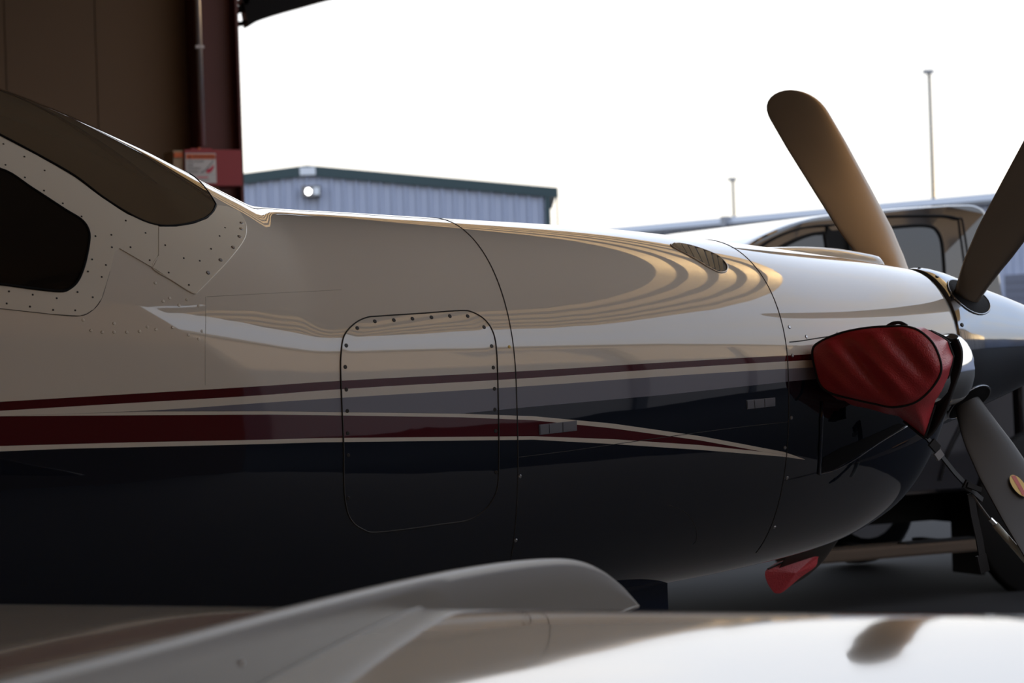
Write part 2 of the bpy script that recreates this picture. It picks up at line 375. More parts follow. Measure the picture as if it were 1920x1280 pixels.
obj('warning_triangle', ([(lx0+LW*.08, yb-.0045, lz0+LH*.82), (lx0+LW*.20, yb-.0045, lz0+LH*.82), (lx0+LW*.14, yb-.0045, lz0+LH*.95)], [(0, 1, 2)]), 'ink_wr', lb)
for i, s in enumerate(('PINCH POINT', 'AND', 'CRUSHING', 'HAZARD')): text(s, lx0+LW*.05, lz0+LH*(.69-.115*i), LH*.095, 'ink', lb)
def flat(pts, m, nm, d=.0045): return obj(nm, ([(lx0+LW*a, yb-d, lz0+LH*b) for a, b in pts], [tuple(range(len(pts)))]), m, lb)
flat([(.45, .36), (.62, .44), (.72, .56), (.86, .72), (.90, .78), (.93, .74), (.78, .55), (.66, .40), (.52, .32)], 'ink_grey', 'machine_drawing')
flat([(.66, .38), (.70, .46), (.80, .50), (.92, .62), (.92, .50), (.82, .36), (.74, .33), (.68, .34)], 'ink_red', 'hand_drawing', .0048)
lab(.02, .98, .285, .293, 'ink_grey', 'label_rule')
lab(.36, .72, .17, .21, 'ink_red', 'print_line'); lab(.28, .76, .09, .12, 'ink_grey', 'print_line')

# raised bi-fold door hanging outside the opening
dr = empty('door_1', (X0, 0, 3.0), label='raised bi-fold hangar door folded over the opening', cat='door', kind='structure')
def slab(a, b, c, d, t):  # quad extruded by t along its normal
    a, b, c, d = [np.array(q, float) for q in (a, b, c, d)]; n = np.cross(b-a, d-a); n = n/np.linalg.norm(n)*t
    V = [a, b, c, d, a+n, b+n, c+n, d+n]; return V, [(3, 2, 1, 0), (4, 5, 6, 7), (0, 1, 5, 4), (1, 2, 6, 5), (2, 3, 7, 6), (3, 0, 4, 7)]
YD0, YD1 = YN+.2, YW-.3
ys = np.linspace(YD0, YD1, 16); yr = (YD0, YD1)
for y0, y1 in zip(ys[:-1], ys[1:]):
    rel(obj('door_panel', slab((X0+.15, y0+.01, 5.52), (X0+.15, y1-.01, 5.52), (X0+2.35, y1-.01, 6.32), (X0+2.35, y0+.01, 6.32), .04), 'door_panel', dr), dr)
    rel(obj('door_panel', slab((X0+2.35, y0+.01, 6.42), (X0+2.35, y1-.01, 6.42), (X0+.15, y1-.01, 7.1), (X0+.15, y0+.01, 7.1), .04), 'door_panel', dr), dr)
rel(obj('door_rail', box(X0+.10, X0+.18, YD0, YD1, 5.42, 5.54), 'red_iron', dr), dr)
rel(obj('seal_strip', box(X0+.12, X0+.16, YD0, YD1, 5.38, 5.42), 'black', dr), dr)
for f in (.2, .4, .6, .8):
    x = X0+.15+2.2*f; z = 5.52+.80*f; rel(obj('door_rib', box(x-.03, x+.03, YD0, YD1, z-.07, z-.01), 'door_panel', dr), dr)
rel(obj('header_beam', box(X0, X0+.10, YN, YW, 5.6, 7.1), 'red_iron', dr), dr)
# dark folding arm reaching out of the jamb
YA = YW-.12; xq = [(461, 52), (482, 40), (520, 27), (570, 13), (625, -2), (760, -36), (900, -70)]; xt = [(452, -40), (900, -190)]
lo_ = [aty(u, v, YA) for u, v in catmull(xq, 3, False)]
V = []; Fc = []
for k, p in enumerate(lo_):
    h = .28+.05*k/len(lo_)
    for dy, dz in ((-.05, 0), (.05, 0), (.05, h), (-.05, h)): V.append((p[0]-(.04 if dz and k == 0 else 0), p[1]+dy, p[2]+dz))
for k in range(len(lo_)-1):
    for q in range(4): Fc.append((4*k+q, 4*(k+1)+q, 4*(k+1)+(q+1) % 4, 4*k+(q+1) % 4))
Fc += [(0, 1, 2, 3), tuple(range(len(V)-4, len(V)))[::-1]]
rel(obj('folding_arm', (V, Fc), 'black', dr), dr)
P_ = lambda u, v: aty(u, v, YA)
rel(obj('hinge_bracket', tube([P_(438, 22), P_(452, 16), P_(466, 22)], .028, 8), 'black', dr), dr)
rel(obj('hinge_bracket', tube([P_(440, 46), P_(455, 44), P_(466, 38)], .018, 8), 'black', dr), dr)
rel(obj('hinge_pin', tube([P_(456, 3)-np.array([0, .05, 0]), P_(456, 3)+np.array([0, .05, 0])], .03, 10), 'black', dr), dr)

# other hangars across the apron (out of frame; hull and pickup mirror them, the pale row added to block low sun)
def shed_box(nm, x0, x1, y0, y1, h, m, lbl, face):
    R_ = empty(nm, ((x0+x1)/2, (y0+y1)/2, 0), label=lbl, cat='building')
    rel(obj('walls', box(x0, x1, y0, y1, 0, h), m, R_), R_)
    rel(obj('roof', box(x0-.3, x1+.3, y0-.3, y1+.3, h, h+.25), 'roof_trim', R_), R_)
    if face == 'y':
        for x in np.arange(x0+2.4, x1, 4.0): rel(obj('door_post', box(x, x+.3, y1, y1+.12, 0, h-.5), 'lamp_body', R_), R_)
    else:
        for y in np.arange(y0+1, y1-5, 7): rel(obj('door_leaf', box(x0-.1, x0, y, y+6, 0, h-1), 'siding', R_), R_)
shed_box('hangar_row', 3.2, 44, -26, -14, 7.4, 'sunny_siding', 'grey tan hangar row with dark door posts on the near side of the apron', 'y')
shed_box('sun_block_row', 46, 58, -45, 44, 5.9, 'siding', 'unseen long pale hangar row added across the apron to block the low sun', 'x')

# ------------------------------------------------------------------ airplane
AIR = empty('airplane', (0, 0, 0), label='white airplane with red, grey and navy stripes parked nose out in the hangar', cat='airplane')
xs = np.concatenate([np.linspace(-7.5, -3.2, 40, endpoint=False), np.linspace(-3.2, -.35, 190, endpoint=False), np.linspace(-.35, -.10, 50)])
NP = 176; V = []; Fc = []
for x in xs:
    for k in range(NP): V.append(sp0(x, 2*math.pi*k/NP))
m_ = len(xs)
for i in range(m_-1):
    for k in range(NP): Fc.append((i*NP+k, (i+1)*NP+k, (i+1)*NP+(k+1) % NP, i*NP+(k+1) % NP))
# rolled-in front lip
base = (m_-1)*NP; cz = 1.345
for dx, s in ((.008, .985), (.010, .96), (.006, .92)):
    st = len(V)
    for k in range(NP):
        p = np.array(V[(m_-1)*NP+k]); V.append((p[0]+dx, p[1]*s, cz+(p[2]-cz)*s))
    for k in range(NP): Fc.append((base+k, st+k, st+(k+1) % NP, base+(k+1) % NP))
    base = st
Fc.append(tuple(range(NP))[::-1])
FUS = obj('fuselage', (V, Fc), 'hull_paint', AIR, True)
obj('cowl_bulkhead', ([V[base+k] for k in range(NP)], [tuple(range(NP))[::-1]]), 'black', FUS)

def station_seam(x, p0, p1, r=.0017, name='panel_seam', n=90):
    return obj(name, tube([sp(x, a, -.0004) for a in np.linspace(p0, p1, n)], r, 6), 'seam', FUS)
XS1 = hit(968, 720)[0]; XS2 = hit(1478, 700)[0]
station_seam(XS1, -2.6, 2.6); station_seam(XS2, -2.6, 2.6); 
def line_seam(pts, r=.0015, name='panel_seam', m='seam', closed=False, per=8, off=-.0003):
    q = catmull(pts, per, closed); return obj(name, tube([hit(*p, off) for p in q], r, 6, closed), m, FUS)
line_seam([(1480, 641), (1500, 639), (1525, 635), (1570, 628)], .0016)
line_seam([(972, 857), (1060, 846), (1150, 833), (1300, 812), (1400, 799), (1478, 791)], .0008)
line_seam([(1300, 1020), (1306, 1010), (1303, 985), (1285, 960), (1250, 945)], .0008)
line_seam([(386, 556), (386, 600), (385, 650), (385, 722)], .0007, m='rivet')
line_seam([(388, 556), (500, 550), (640, 543)], .0007, m='rivet')

# access door on the flank
dc = [(105, 330), (120, 240), (170, 180), (230, 148), (300, 140), (500, 127), (700, 113), (760, 120), (820, 155), (860, 210), (880, 290), (888, 450), (893, 700), (893, 900), (885, 1000), (860, 1060), (820, 1110), (740, 1158), (600, 1180), (420, 1205), (270, 1220), (215, 1205), (165, 1170), (135, 1110), (120, 1000), (118, 800), (110, 600), (103, 420)]
dpx = [(600+.375*a, 540+.375*b) for a, b in dc]
DOOR = obj('access_door', patch(dpx, .0006, 10, per=6), 'hull_paint', AIR, True); DOOR['label'] = 'rounded access door with dark screws in the striped flank'
obj('door_gap', tube([hit(*q, .0006) for q in catmull(dpx, 6)], .0016, 6, True), 'seam', DOOR)
for a, b in [(131, 287), (126, 394), (131, 507), (136, 614), (138, 725), (186, 200), (274, 166), (369, 160), (462, 153), (557, 146), (649, 140), (738, 140), (820, 195), (858, 290), (866, 397), (872, 503), (874, 607), (877, 714), (140, 835), (140, 1050), (880, 920)]:
    p = hit(600+.375*a, 540+.375*b); dome('screw', .0052, .0018, 'screw', p, nrm(p), DOOR, 'screw')
for u, v in [(975, 893), (967, 1013), (1480, 613), (1512, 631), (1571, 625), (1486, 666), (1484, 783), (1472, 839), (1476, 896), (1452, 988)]:
    p = hit(u, v); dome('fastener', .0048, .002, 'steel', p, nrm(p), FUS, 'fastener')
p = hit(955, 650); dome('paint_dot', .004, .001, 'sticker_yellow', p, nrm(p), FUS, 'inspection_dot')

# cowl latches
for q in ([(1010, 796), (1081, 788), (1081, 807), (1011, 815)], [(1399, 750), (1453, 745), (1453, 761), (1400, 767)]):
    lt = obj('latch', patch(q, .0015, 2, per=4, smooth_outline=False), 'latch', AIR)
    a, b, c, d = [np.array(s, float) for s in q]
    for t0, t1 in ((.02, .24), (.27, .60), (.63, .98)):
        obj('latch_plate', patch([a+(b-a)*t0+(0, 1), a+(b-a)*t1+(0, 1), d+(c-d)*t1-(0, 1), d+(c-d)*t0-(0, 1)], .0028, 2, per=3, smooth_outline=False), 'latch', lt)

# louvred oval vent on the upper cowl
vo = [(370, 185), (430, 170), (550, 185), (700, 225), (850, 280), (960, 340), (1040, 430), (1040, 490), (1000, 515), (930, 510), (820, 455), (680, 370), (540, 290), (420, 230)]
vpx = [(1200+.15625*a, 430+.15625*b) for a, b in vo]
vent = obj('oval_vent', patch(vpx, .0006, 4, per=5), 'seam', AIR, True)
obj('vent_rim', tube([hit(*q, .001) for q in catmull(vpx, 5)], .0022, 6, True), 'white_paint', vent, True)
UPc = pchip([0, .2, .4, .6, .8, 1], [0, .2, .4, .6, .8, 1])
up = catmull([vpx[i] for i in (0, 1, 2, 3, 4, 5, 6)], 10, False); lo = catmull([vpx[i] for i in (0, 13, 12, 11, 10, 9, 8)], 10, False)
for i in range(8):
    t = .06+i*.105; g = lambda A, s: A[int(min(max(s, 0), 1)*(len(A)-1))]
    a0, a1, b0_, b1_ = g(up, t), g(up, t+.072), g(lo, t+.12), g(lo, t+.192)
    Vs = []; Fs = []
    for s in np.linspace(.05, .95, 7):
        Vs.append(hit(*(a0+(b0_-a0)*s), .0012)); Vs.append(hit(*(a1+(b1_-a1)*s), .0045))
    for k in range(6): Fs.append((2*k, 2*k+1, 2*k+3, 2*k+2))
    obj('louver', (Vs, Fs), 'slat', vent, True)

# windscreen: one wrap-around pane each side with a black edge
wpx = [(404, 384), (398, 398), (385, 409), (360, 418), (330, 423), (300, 423), (270, 415), (235, 397), (190, 368), (140, 330), (70, 290), (0, 253)]
we = [hit(*q) for q in catmull(wpx, 5, False)]
ex = np.array([p[0] for p in we]); ep = np.array([phi_of(p) for p in we]); o_ = np.argsort(ex); ex = ex[o_]; ep = ep[o_]
exl = np.concatenate([[-3.15, -3.0, -2.8], ex]); epl = np.concatenate([[ep[0]-.32, ep[0]-.25, ep[0]-.12], ep])
for side in (1, -1):
    V = []; Fc = []; nx, np_ = 90, 22; xw = np.linspace(-3.0, ex[-1], nx)
    for x in xw:
        e = float(np.interp(x, exl, epl))
        for k in range(np_+1): V.append(sp(x, side*(.012+(e-.012)*k/np_), .0022))
    for i in range(nx-1):
        for k in range(np_):
            f = (i*(np_+1)+k, (i+1)*(np_+1)+k, (i+1)*(np_+1)+k+1, i*(np_+1)+k+1); Fc.append(f if side > 0 else f[::-1])
    wsd = obj('windshield', (V, Fc), 'windshield', AIR, True)
    edge = [sp(x, side*float(np.interp(x, exl, epl)), .001) for x in np.linspace(-3.0, ex[-1], 140)]+[sp(ex[-1], side*a, .001) for a in np.linspace(ep[-1], 0, 20)[1:]]
    obj('windshield_seal', tube(edge, .0028, 6), 'black', wsd)
obj('centre_post', tube([sp(x, 0, .002) for x in np.linspace(-3.0, -2.02, 40)], .012, 8), 'white_paint', AIR, True)

# cockpit side window, riveted frame and the fairing plate below the windscreen
def Z1(l): return [(.3906*a, 150+.3906*b) for a, b in l]
frame_px = [(-60, 268), (0, 258), (70, 293), (140, 334), (190, 371), (200, 420), (208, 455), (215, 471), (206, 508), (200, 528), (190, 560), (175, 580), (150, 592), (100, 589), (0, 578), (-60, 572)]
FR = obj('window_frame', patch(frame_px, .0018, 8, per=6, smooth_outline=False), 'plate_paint', AIR, True); FR['label'] = 'riveted skin plate around the cockpit side window'
lobe_px = [(190, 371), (235, 401), (280, 420), (296, 424), (296, 478), (284, 501), (224, 466), (215, 471), (208, 455), (200, 420)]
obj('frame_gusset', patch(lobe_px, .0018, 6, per=6, smooth_outline=False), 'plate_paint', FR, True)
win_px = [(-80, 316), (0, 318), (60, 354), (120, 393), (152, 413), (165, 432), (166, 455), (158, 495), (146, 525), (130, 541), (112, 546), (60, 541), (0, 533), (-80, 527)]
WI = obj('side_window', patch(win_px, .0030, 6, per=6), 'glass_dark', AIR, True)
obj('window_seal', tube([hit(*q, .0024) for q in catmull(win_px, 6)], .0030, 6, True), 'black', WI)
fair_px = [(297, 426), (330, 426), (362, 421), (388, 411), (401, 398), (407, 386), (425, 388), (448, 397), (458, 415), (461, 432), (455, 452), (430, 485), (400, 517), (372, 545), (364, 550), (350, 543), (320, 524), (286, 502), (297, 480)]
FP = obj('fairing_plate', patch(fair_px, .0022, 8, per=5, smooth_outline=False), 'plate_paint', AIR, True); FP['label'] = 'riveted fairing plate at the foot of the windscreen'
obj('plate_edge', tube([hit(*q, .0004) for q in catmull(fair_px[7:], 5, False)], .0019, 6), 'plate_paint', FP, True)
obj('plate_edge', tube([hit(*q, .0002) for q in catmull([(206, 508), (200, 528), (190, 560), (175, 580), (150, 592), (100, 589), (0, 578)], 5, False)], .0009, 5), 'seam', FR, True)
for a, b in [(602, 677), (697, 736), (717, 866), (625, 804), (533, 745), (536, 804), (457, 751), (390, 657), (300, 594), (210, 533), (118, 470), (25, 410), (116, 371), (213, 437), (441, 862), (507, 889), (421, 920), (487, 946), (371, 1018), (444, 1043), (360, 1106), (271, 1048), (254, 1104), (156, 1031), (143, 1088), (42, 1015), (31, 1073), (15, 310)]:
    p = hit(.3906*a, 150+.3906*b, .0018); dome('rv_dark', .0022, .0012, 'screw', p, nrm(p), FR, 'rivet')
for a, b in [(1078, 712), (1052, 752), (1011, 813), (957, 870), (880, 857), (791, 795), (905, 985), (808, 926)]:
    p = hit(.3906*a, 150+.3906*b, .0022); dome('rv_dark', .0022, .0012, 'screw', p, nrm(p), FP, 'rivet')
for a, b in [(1157, 690), (1155, 718), (1147, 755), (1117, 806), (1057, 866), (997, 927)]:
    p = hit(.3906*a, 150+.3906*b, .0022); dome('fastener', .0048, .002, 'steel', p, nrm(p), FP, 'screw')
for a, b in [(645, 345), (880, 340), (930, 312), (985, 328), (1090, 315), (1190, 362), (1275, 338), (1255, 388), (720, 345), (800, 345), (1030, 150), (1070, 130), (1130, 175), (980, 35), (1255, 180), (1180, 140), (720, 290), (525, 268), (575, 335)]:
    p = hit(.297*a, 520+.297*b); dome('rv_paint', .0035, .0012, 'plate_paint', p, nrm(p), FUS, 'rivet')

# long air-intake hump on top of the nose
V = []; Fc = []; hx = np.linspace(-.66, -.115, 40); NH = 24
for x in hx:
    t = (x+.66)/.545; h = .052*math.sin(math.pi/2*min(1, t/.85))**1.3*(1 if t < .94 else math.sqrt(max(0, 1-((t-.94)/.06)**2))); wd = .05+.03*t
    if t > .94: wd *= math.sqrt(max(.02, 1-((t-.94)/.062)**2))
    for k in range(NH):
        a = math.pi*k/(NH-1); yy = .10-wd*math.cos(a); ph = -math.asin(min(.9, yy/sec(x)[0])); b_ = sp0(x, ph)
        V.append((x, yy, b_[2]-.004+h*math.sin(a)))
for i in range(39):
    for k in range(NH-1): Fc.append((i*NH+k, (i+1)*NH+k, (i+1)*NH+k+1, i*NH+k+1))
obj('cowl_hump', (V, Fc), 'white_paint', AIR, True)

# exhaust recess in the lower cowl: flat black plate standing in for its shade
obj('recess_shade', patch([(1538, 886), (1543, 858), (1575, 840), (1630, 818), (1685, 793), (1698, 797), (1650, 827), (1600, 859), (1562, 880)], .0010, 5, per=4, smooth_outline=False), 'black', AIR, True)
obj('recess_lip', tube([hit(u, v, .002) for u, v in ((1541, 752), (1539, 790), (1537, 840), (1535, 888))], .0045, 8), 'navy', AIR, True)
obj('recess_lip', tube([hit(*q, .001) for q in catmull([(1536, 889), (1565, 881), (1602, 861), (1650, 829), (1700, 799)], 5, False)], .0022, 8), 'navy', AIR, True)

# exhaust stacks
def stack(side):
    path = catmull([(-.24, .20, 1.31), (-.235, .33, 1.31), (-.27, .43, 1.31), (-.37, .475, 1.30), (-.48, .51, 1.30)], 6, False); V = []; Fc = []; n = 24
    for i, p in enumerate(path):
        a = path[max(0, i-1)]; b = path[min(len(path)-1, i+1)]; t = (b-a)/np.linalg.norm(b-a); s = np.cross(t, (0, 0, 1)); s /= np.linalg.norm(s)
        for k in range(n):
            q = p+s*.062*math.cos(2*math.pi*k/n)+np.array([0, 0, 1])*.088*math.sin(2*math.pi*k/n); V.append((q[0], side*q[1], q[2]))
    for i in range(len(path)-1):
        for k in range(n):
            f = (i*n+k, i*n+(k+1) % n, (i+1)*n+(k+1) % n, (i+1)*n+k); Fc.append(f if side < 0 else f[::-1])
    Fc.append(tuple(range((len(path)-1)*n, len(path)*n)))
    st = obj('exhaust_stack', (V, Fc), 'chrome', AIR, True)
    return st
stack(-1); stack(1)

# wings of this airplane: lofted aerofoil with dihedral
UPP = [(0, 0), (.006, .022), (.02, .036), (.05, .050), (.12, .066), (.25, .080), (.35, .083), (.48, .078), (.60, .066), (.76, .040), (.88, .012), (1, -.025)]
LOW = [(1, -.032), (.85, -.055), (.6, -.085), (.35, -.098), (.15, -.082), (.05, -.050), (.012, -.022), (0, 0)]
fup = pchip([p[0] for p in UPP], [p[1] for p in UPP]); fl = pchip([p[0] for p in LOW[::-1]], [p[1] for p in LOW[::-1]])
cs = [(.5-.5*math.cos(math.pi*i/40)) for i in range(41)]
sect = [(c, fup(c)) for c in cs]+[(c, fl(c)) for c in cs[::-1][1:-1]]
for side in (-1, 1):
    V = []; Fc = []; n = len(sect)
    for y in list(np.linspace(.30, 6.30, 42))+[6.38, 6.42]:
        k = 1 if y <= 6.31 else (.75 if y < 6.4 else .3)
        for c, z in sect: V.append((-2.6-.03*y-c*(1.75-.10*y), side*y, .60+.045*y+z*k))
    for i in range(len(V)//n-1):
        for k in range(n):
            f = (i*n+k, (i+1)*n+k, (i+1)*n+(k+1) % n, i*n+(k+1) % n); Fc.append(f if side > 0 else f[::-1])
    f = tuple(range(len(V)-n, len(V))); Fc.append(f if side > 0 else f[::-1])
    obj('wing', (V, Fc), 'white_paint', AIR, True)

# ------------------------------------------------------------------ wing of the neighbouring airplane, just below the photographer's eye
PL = atd(0, 1132, 3.4); PR = atd(1920, 1153, 1.9)
E3 = PR-PL; EL = math.hypot(E3[0], E3[1]); e1 = np.array([E3[0], E3[1], 0])/EL; q1 = np.array([e1[1], -e1[0], 0]); RISE = E3[2]/EL
if q1@_F > 0: q1 = -q1       # q1: from the leading edge back towards the photographer
UPS = [(-.085, -.085), (-.080, -.060), (-.062, -.034), (-.036, -.012), (-.015, -.0026), (0, 0), (.012, .0005), (.025, .0002), (.05, -.0012), (.08, -.0033), (.15, -.0090), (.30, -.0235), (.45, -.041), (.60, -.061), (.80, -.090), (1.0, -.120), (1.25, -.158)]
# smooth the table so that the skin mirrors without kinks
_ss = np.linspace(-.085, 1.25, 400); _f0 = pchip([a for a, b in UPS], [b for a, b in UPS]); _zz = np.array([_f0(a) for a in _ss])
_sm = _zz.copy()
for _ in range(30):      # relax only behind the nose radius
    _sm[32:-1] = .5*_sm[32:-1]+.25*(_sm[31:-2]+_sm[33:])
def nw_top(sv): return float(np.interp(sv, _ss, _sm))
def nw(tv, sv, off=0): p = PL+e1*tv+q1*sv; p[2] = PL[2]+RISE*tv+nw_top(sv)+off; return p
def nw_z(x, y):
    d = np.array([x-PL[0], y-PL[1], 0]); return PL[2]+RISE*(d@e1)+nw_top(min(1.25, max(-.085, d@q1)))
def hitw(u, v):
    d = ray(u, v); t = .6
    while t < 5:
        p = CAM+d*t
        if p[2] < nw_z(p[0], p[1]): return p
        t += .004
    return p
NA = empty('airplane_wing', tuple(map(float, PL*np.array([1, 1, 0])+e1*4.4+q1*.5)), label='glossy white wing of a neighbouring airplane across the foreground', cat='airplane wing')
lows = [(1.25, -.165), (1.0, -.162), (.7, -.160), (.35, -.155), (.1, -.150), (-.02, -.135), (-.07, -.108)]
sv = list(np.concatenate([np.linspace(-.085, 0, 16, endpoint=False), np.linspace(0, 1.25, 90)])); n = len(sv)+len(lows); V = []; Fc = []
tv_ = [-.62, -.60]+list(np.linspace(-.58, 4.95, 60))
for tv in tv_:
    k = .35 if tv < -.61 else (.8 if tv < -.59 else 1)
    for a in sv: p = nw(tv, a); p[2] = PL[2]+RISE*tv-.06+(p[2]-(PL[2]+RISE*tv-.06))*k; V.append(p)
    for a, z in lows: p = PL+e1*tv+q1*a; p[2] = PL[2]+RISE*tv-.06+(z+.06)*k; V.append(p)
for i in range(len(tv_)-1):
    for k in range(n): Fc.append((i*n+k, i*n+(k+1) % n, (i+1)*n+(k+1) % n, (i+1)*n+k))
Fc.append(tuple(range(n))[::-1]); Fc.append(tuple(range((len(tv_)-1)*n, len(tv_)*n)))
rel(obj('wing_skin', (V, Fc), 'white_paint', NA, True), NA)
# raised fence standing on it, with a rounded front end
A_ = hitw(500, 1280); B_ = hitw(1196, 1136.5); fd = (B_-A_)*np.array([1, 1, 0]); FLn = np.linalg.norm(fd); fd /= FLn; fn_ = np.array([-fd[1], fd[0], 0])
if fn_@_F > 0: fn_ = -fn_
tops = [(-300, 1350), (0, 1278), (150, 1243), (300, 1206), (450, 1167), (600, 1129), (750, 1093), (860, 1070), (960, 1054), (1020, 1048), (1065, 1047), (1100, 1053), (1130, 1066), (1160, 1089), (1180, 1109), (1198, 1133)]
tp_ = [atplane(u, v, A_, fn_) for u, v in tops]; ta = [float((p-A_)@fd) for p in tp_]; ft = pchip(ta, [float(p[2]) for p in tp_])
prof = [(-1, 0), (-1, .6), (-.96, .9), (-.8, .97), (-.4, 1), (.4, 1), (.8, .97), (.96, .9), (1, .6), (1, 0)]; V = []; Fc = []; fx = np.concatenate([np.linspace(ta[0], ta[-4], 60, endpoint=False), np.linspace(ta[-4], ta[-1], 24)])
for a in fx:
    for w_, h in prof:
        p = A_+fd*a-fn_*(.010+w_*.010); zb2 = nw_z(p[0], p[1])-.003; V.append((p[0], p[1], zb2+max(.003, ft(a)-zb2)*h))
n = len(prof)
for i in range(len(fx)-1):
    for k in range(n-1): Fc.append((i*n+k, i*n+k+1, (i+1)*n+k+1, (i+1)*n+k))
Fc.append(tuple(range(n))[::-1]); Fc.append(tuple(range((len(fx)-1)*n, len(fx)*n)))
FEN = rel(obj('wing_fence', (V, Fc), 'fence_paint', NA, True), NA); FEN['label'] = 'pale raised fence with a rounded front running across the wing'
tt = [B_+fd*a-fn_*.004 for a in (-.012, .0, .012)]
for p, h in zip(tt, (.003, .004, .001)): p[2] = nw_z(p[0], p[1])+h
obj('fence_tip', tube(tt, [.002, .0035, .0015], 8), 'paper', FEN, True)
p = atplane(452, 1242, A_, fn_)+fn_*.0005; dome('fence_rivet', .0035, .002, 'paper', p, fn_, FEN, 'rivet')
obj('fence_foot_bead', tube([np.array([p[0], p[1], nw_z(p[0], p[1])+.001]) for p in (A_+fd*a+fn_*.001 for a in np.linspace(-.3, FLn, 40))], .0018, 6), 'fence_paint', FEN, True)
g0 = PL*np.array([1, 1, 0])+e1*4.4+q1*.5
for nm, vf, m in (('gear_leg', tube([(g0[0], g0[1], .2), (g0[0], g0[1], nw_z(g0[0], g0[1])-.1)], .03, 10), 'steel'),): rel(obj(nm, vf, m, NA, True), NA)

# propeller
HUB = np.array([0, 0, 1.36]); ALPHA = 42
prof = [(-.085, .212), (-.06, .215), (-.02, .208), (.05, .186), (.12, .162), (.20, .136), (.29, .104), (.37, .072), (.43, .046), (.47, .025), (.49, .010), (.495, .001)]
fs = pchip([a for a, b in prof], [b for a, b in prof])
SPN = obj('spinner', revolve([(a, fs(a)) for a in np.linspace(-.085, .495, 60)], HUB, 72), 'spinner_metal', AIR, True)
for k in range(16):
    a = 2*math.pi*k/16+.12; x = -.065; p = HUB+np.array([x, fs(x)*math.cos(a), fs(x)*math.sin(a)]); dome('spinner_screw', .006, .002, 'screw', p, (.2, math.cos(a), math.sin(a)), SPN, 'screw')
def spin_pt(x, a, off=0): r = fs(x)+off; return HUB+np.array([x, r*math.sin(a), r*math.cos(a)])
BL = []
for i in range(4):
    a = math.radians(ALPHA+90*i); rd = np.array([0, math.sin(a), math.cos(a)]); tg = np.array([0, math.cos(a), -math.sin(a)])
    V = []; Fc = []; n = 22; rs = np.concatenate([np.linspace(.10, .95, 46), .95+.09*np.sin(np.linspace(0, math.pi/2, 8)[1:])])
    for r in rs:
        c = float(np.interp(r, [.10, .17, .24, .34, .45, .60, .80, .95], [.062, .066, .105, .150, .178, .188, .192, .186]))
        if r > .925: c *= math.sqrt(max(.0008, 1-((r-.925)/.115)**2.2))
        th = float(np.interp(r, [.10, .18, .26, .36, .6, 1.04], [.060, .060, .042, .030, .018, .007]))
        beta = math.radians(float(np.interp(r, [.1, .3, .6, 1.04], [91, 89, 93, 103])))    # from the disc plane: feathered
        cd_ = np.array([1, 0, 0])*math.sin(beta)+tg*math.cos(beta); nd = np.cross(rd, cd_)
        q = float(np.interp(r, [.10, .18, .30], [1, 1, 0])); sh = float(np.interp(r, [.1, .3, 1.04], [0, -.01, -.012]))
        for k in range(n):
            t = 2*math.pi*k/n; xx = math.cos(t); yy_ = math.sin(t)*(q+(1-q)*(.62+.38*xx)); tt = th if r < .90 else th*max(.15, c/.16)
            V.append(HUB+rd*r+cd_*(c/2*xx+sh)+nd*(tt/2*yy_))
    for j in range(len(rs)-1):
        for k in range(n): Fc.append((j*n+k, j*n+(k+1) % n, (j+1)*n+(k+1) % n, (j+1)*n+k))
    Fc.append(tuple(range((len(rs)-1)*n, len(rs)*n)))
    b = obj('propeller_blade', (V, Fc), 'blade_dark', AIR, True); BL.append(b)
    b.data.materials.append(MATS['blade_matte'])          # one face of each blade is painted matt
    for j in range((len(rs)-1)*n):
        if j % n < n//2: b.data.polygons[j].material_index = 1
    # black disc painting the shade inside the spinner opening round the shank, with a rim
    ring = [spin_pt(.005+.070*math.cos(t), a+.30*math.sin(t), .0012) for t in np.linspace(0, 2*math.pi, 28, endpoint=False)]
    Vo = []; Fo = []
    for q in range(7):
        f = max(1e-3, 1-q/6); Vo += [spin_pt(.005+.070*f*math.cos(t), a+.30*f*math.sin(t), .0018) for t in np.linspace(0, 2*math.pi, 28, endpoint=False)]
    for q in range(6):
        for k in range(28): Fo.append((q*28+k, q*28+(k+1) % 28, (q+1)*28+(k+1) % 28, (q+1)*28+k))
    obj('opening_shade', (Vo, Fo), 'black', SPN)
    obj('opening_rim', tube(ring, .0025, 6, True), 'spinner_metal', SPN, True)
# oval sticker on the lower near blade
a = math.radians(ALPHA+180); rd = np.array([0, math.sin(a), math.cos(a)]); tg = np.array([0, math.cos(a), -math.sin(a)])
beta = math.radians(91); cdv = np.array([1, 0, 0])*math.sin(beta)+tg*math.cos(beta); nd = np.cross(rd, cdv)
pc = atplane(1906, 916, HUB+rd*.5+nd*0, nd)
sgn = 1 if (CAM-HUB)@nd > 0 else -1
def oval(h1, h2, off, m, nm, parent):
    V = [pc+nd*sgn*off]+[pc+nd*sgn*off+rd*h1*math.cos(t)+cdv*h2*math.sin(t) for t in np.linspace(0, 2*math.pi, 32, endpoint=False)]
    return obj(nm, (V, [(0, 1+k, 1+(k+1) % 32) for k in range(32)]), m, parent)
stk = oval(.036, .021, .0125, 'sticker_yellow', 'sticker', BL[2]); stk['label'] = 'yellow oval sticker with a red band'
V = [pc+nd*sgn*.0130+rd*x+cdv*y for x, y in ((-.033, -.006), (.033, -.006), (.033, .007), (-.033, .007))]
obj('sticker_band', (V, [(0, 1, 2, 3)]), 'sticker_red', BL[2])

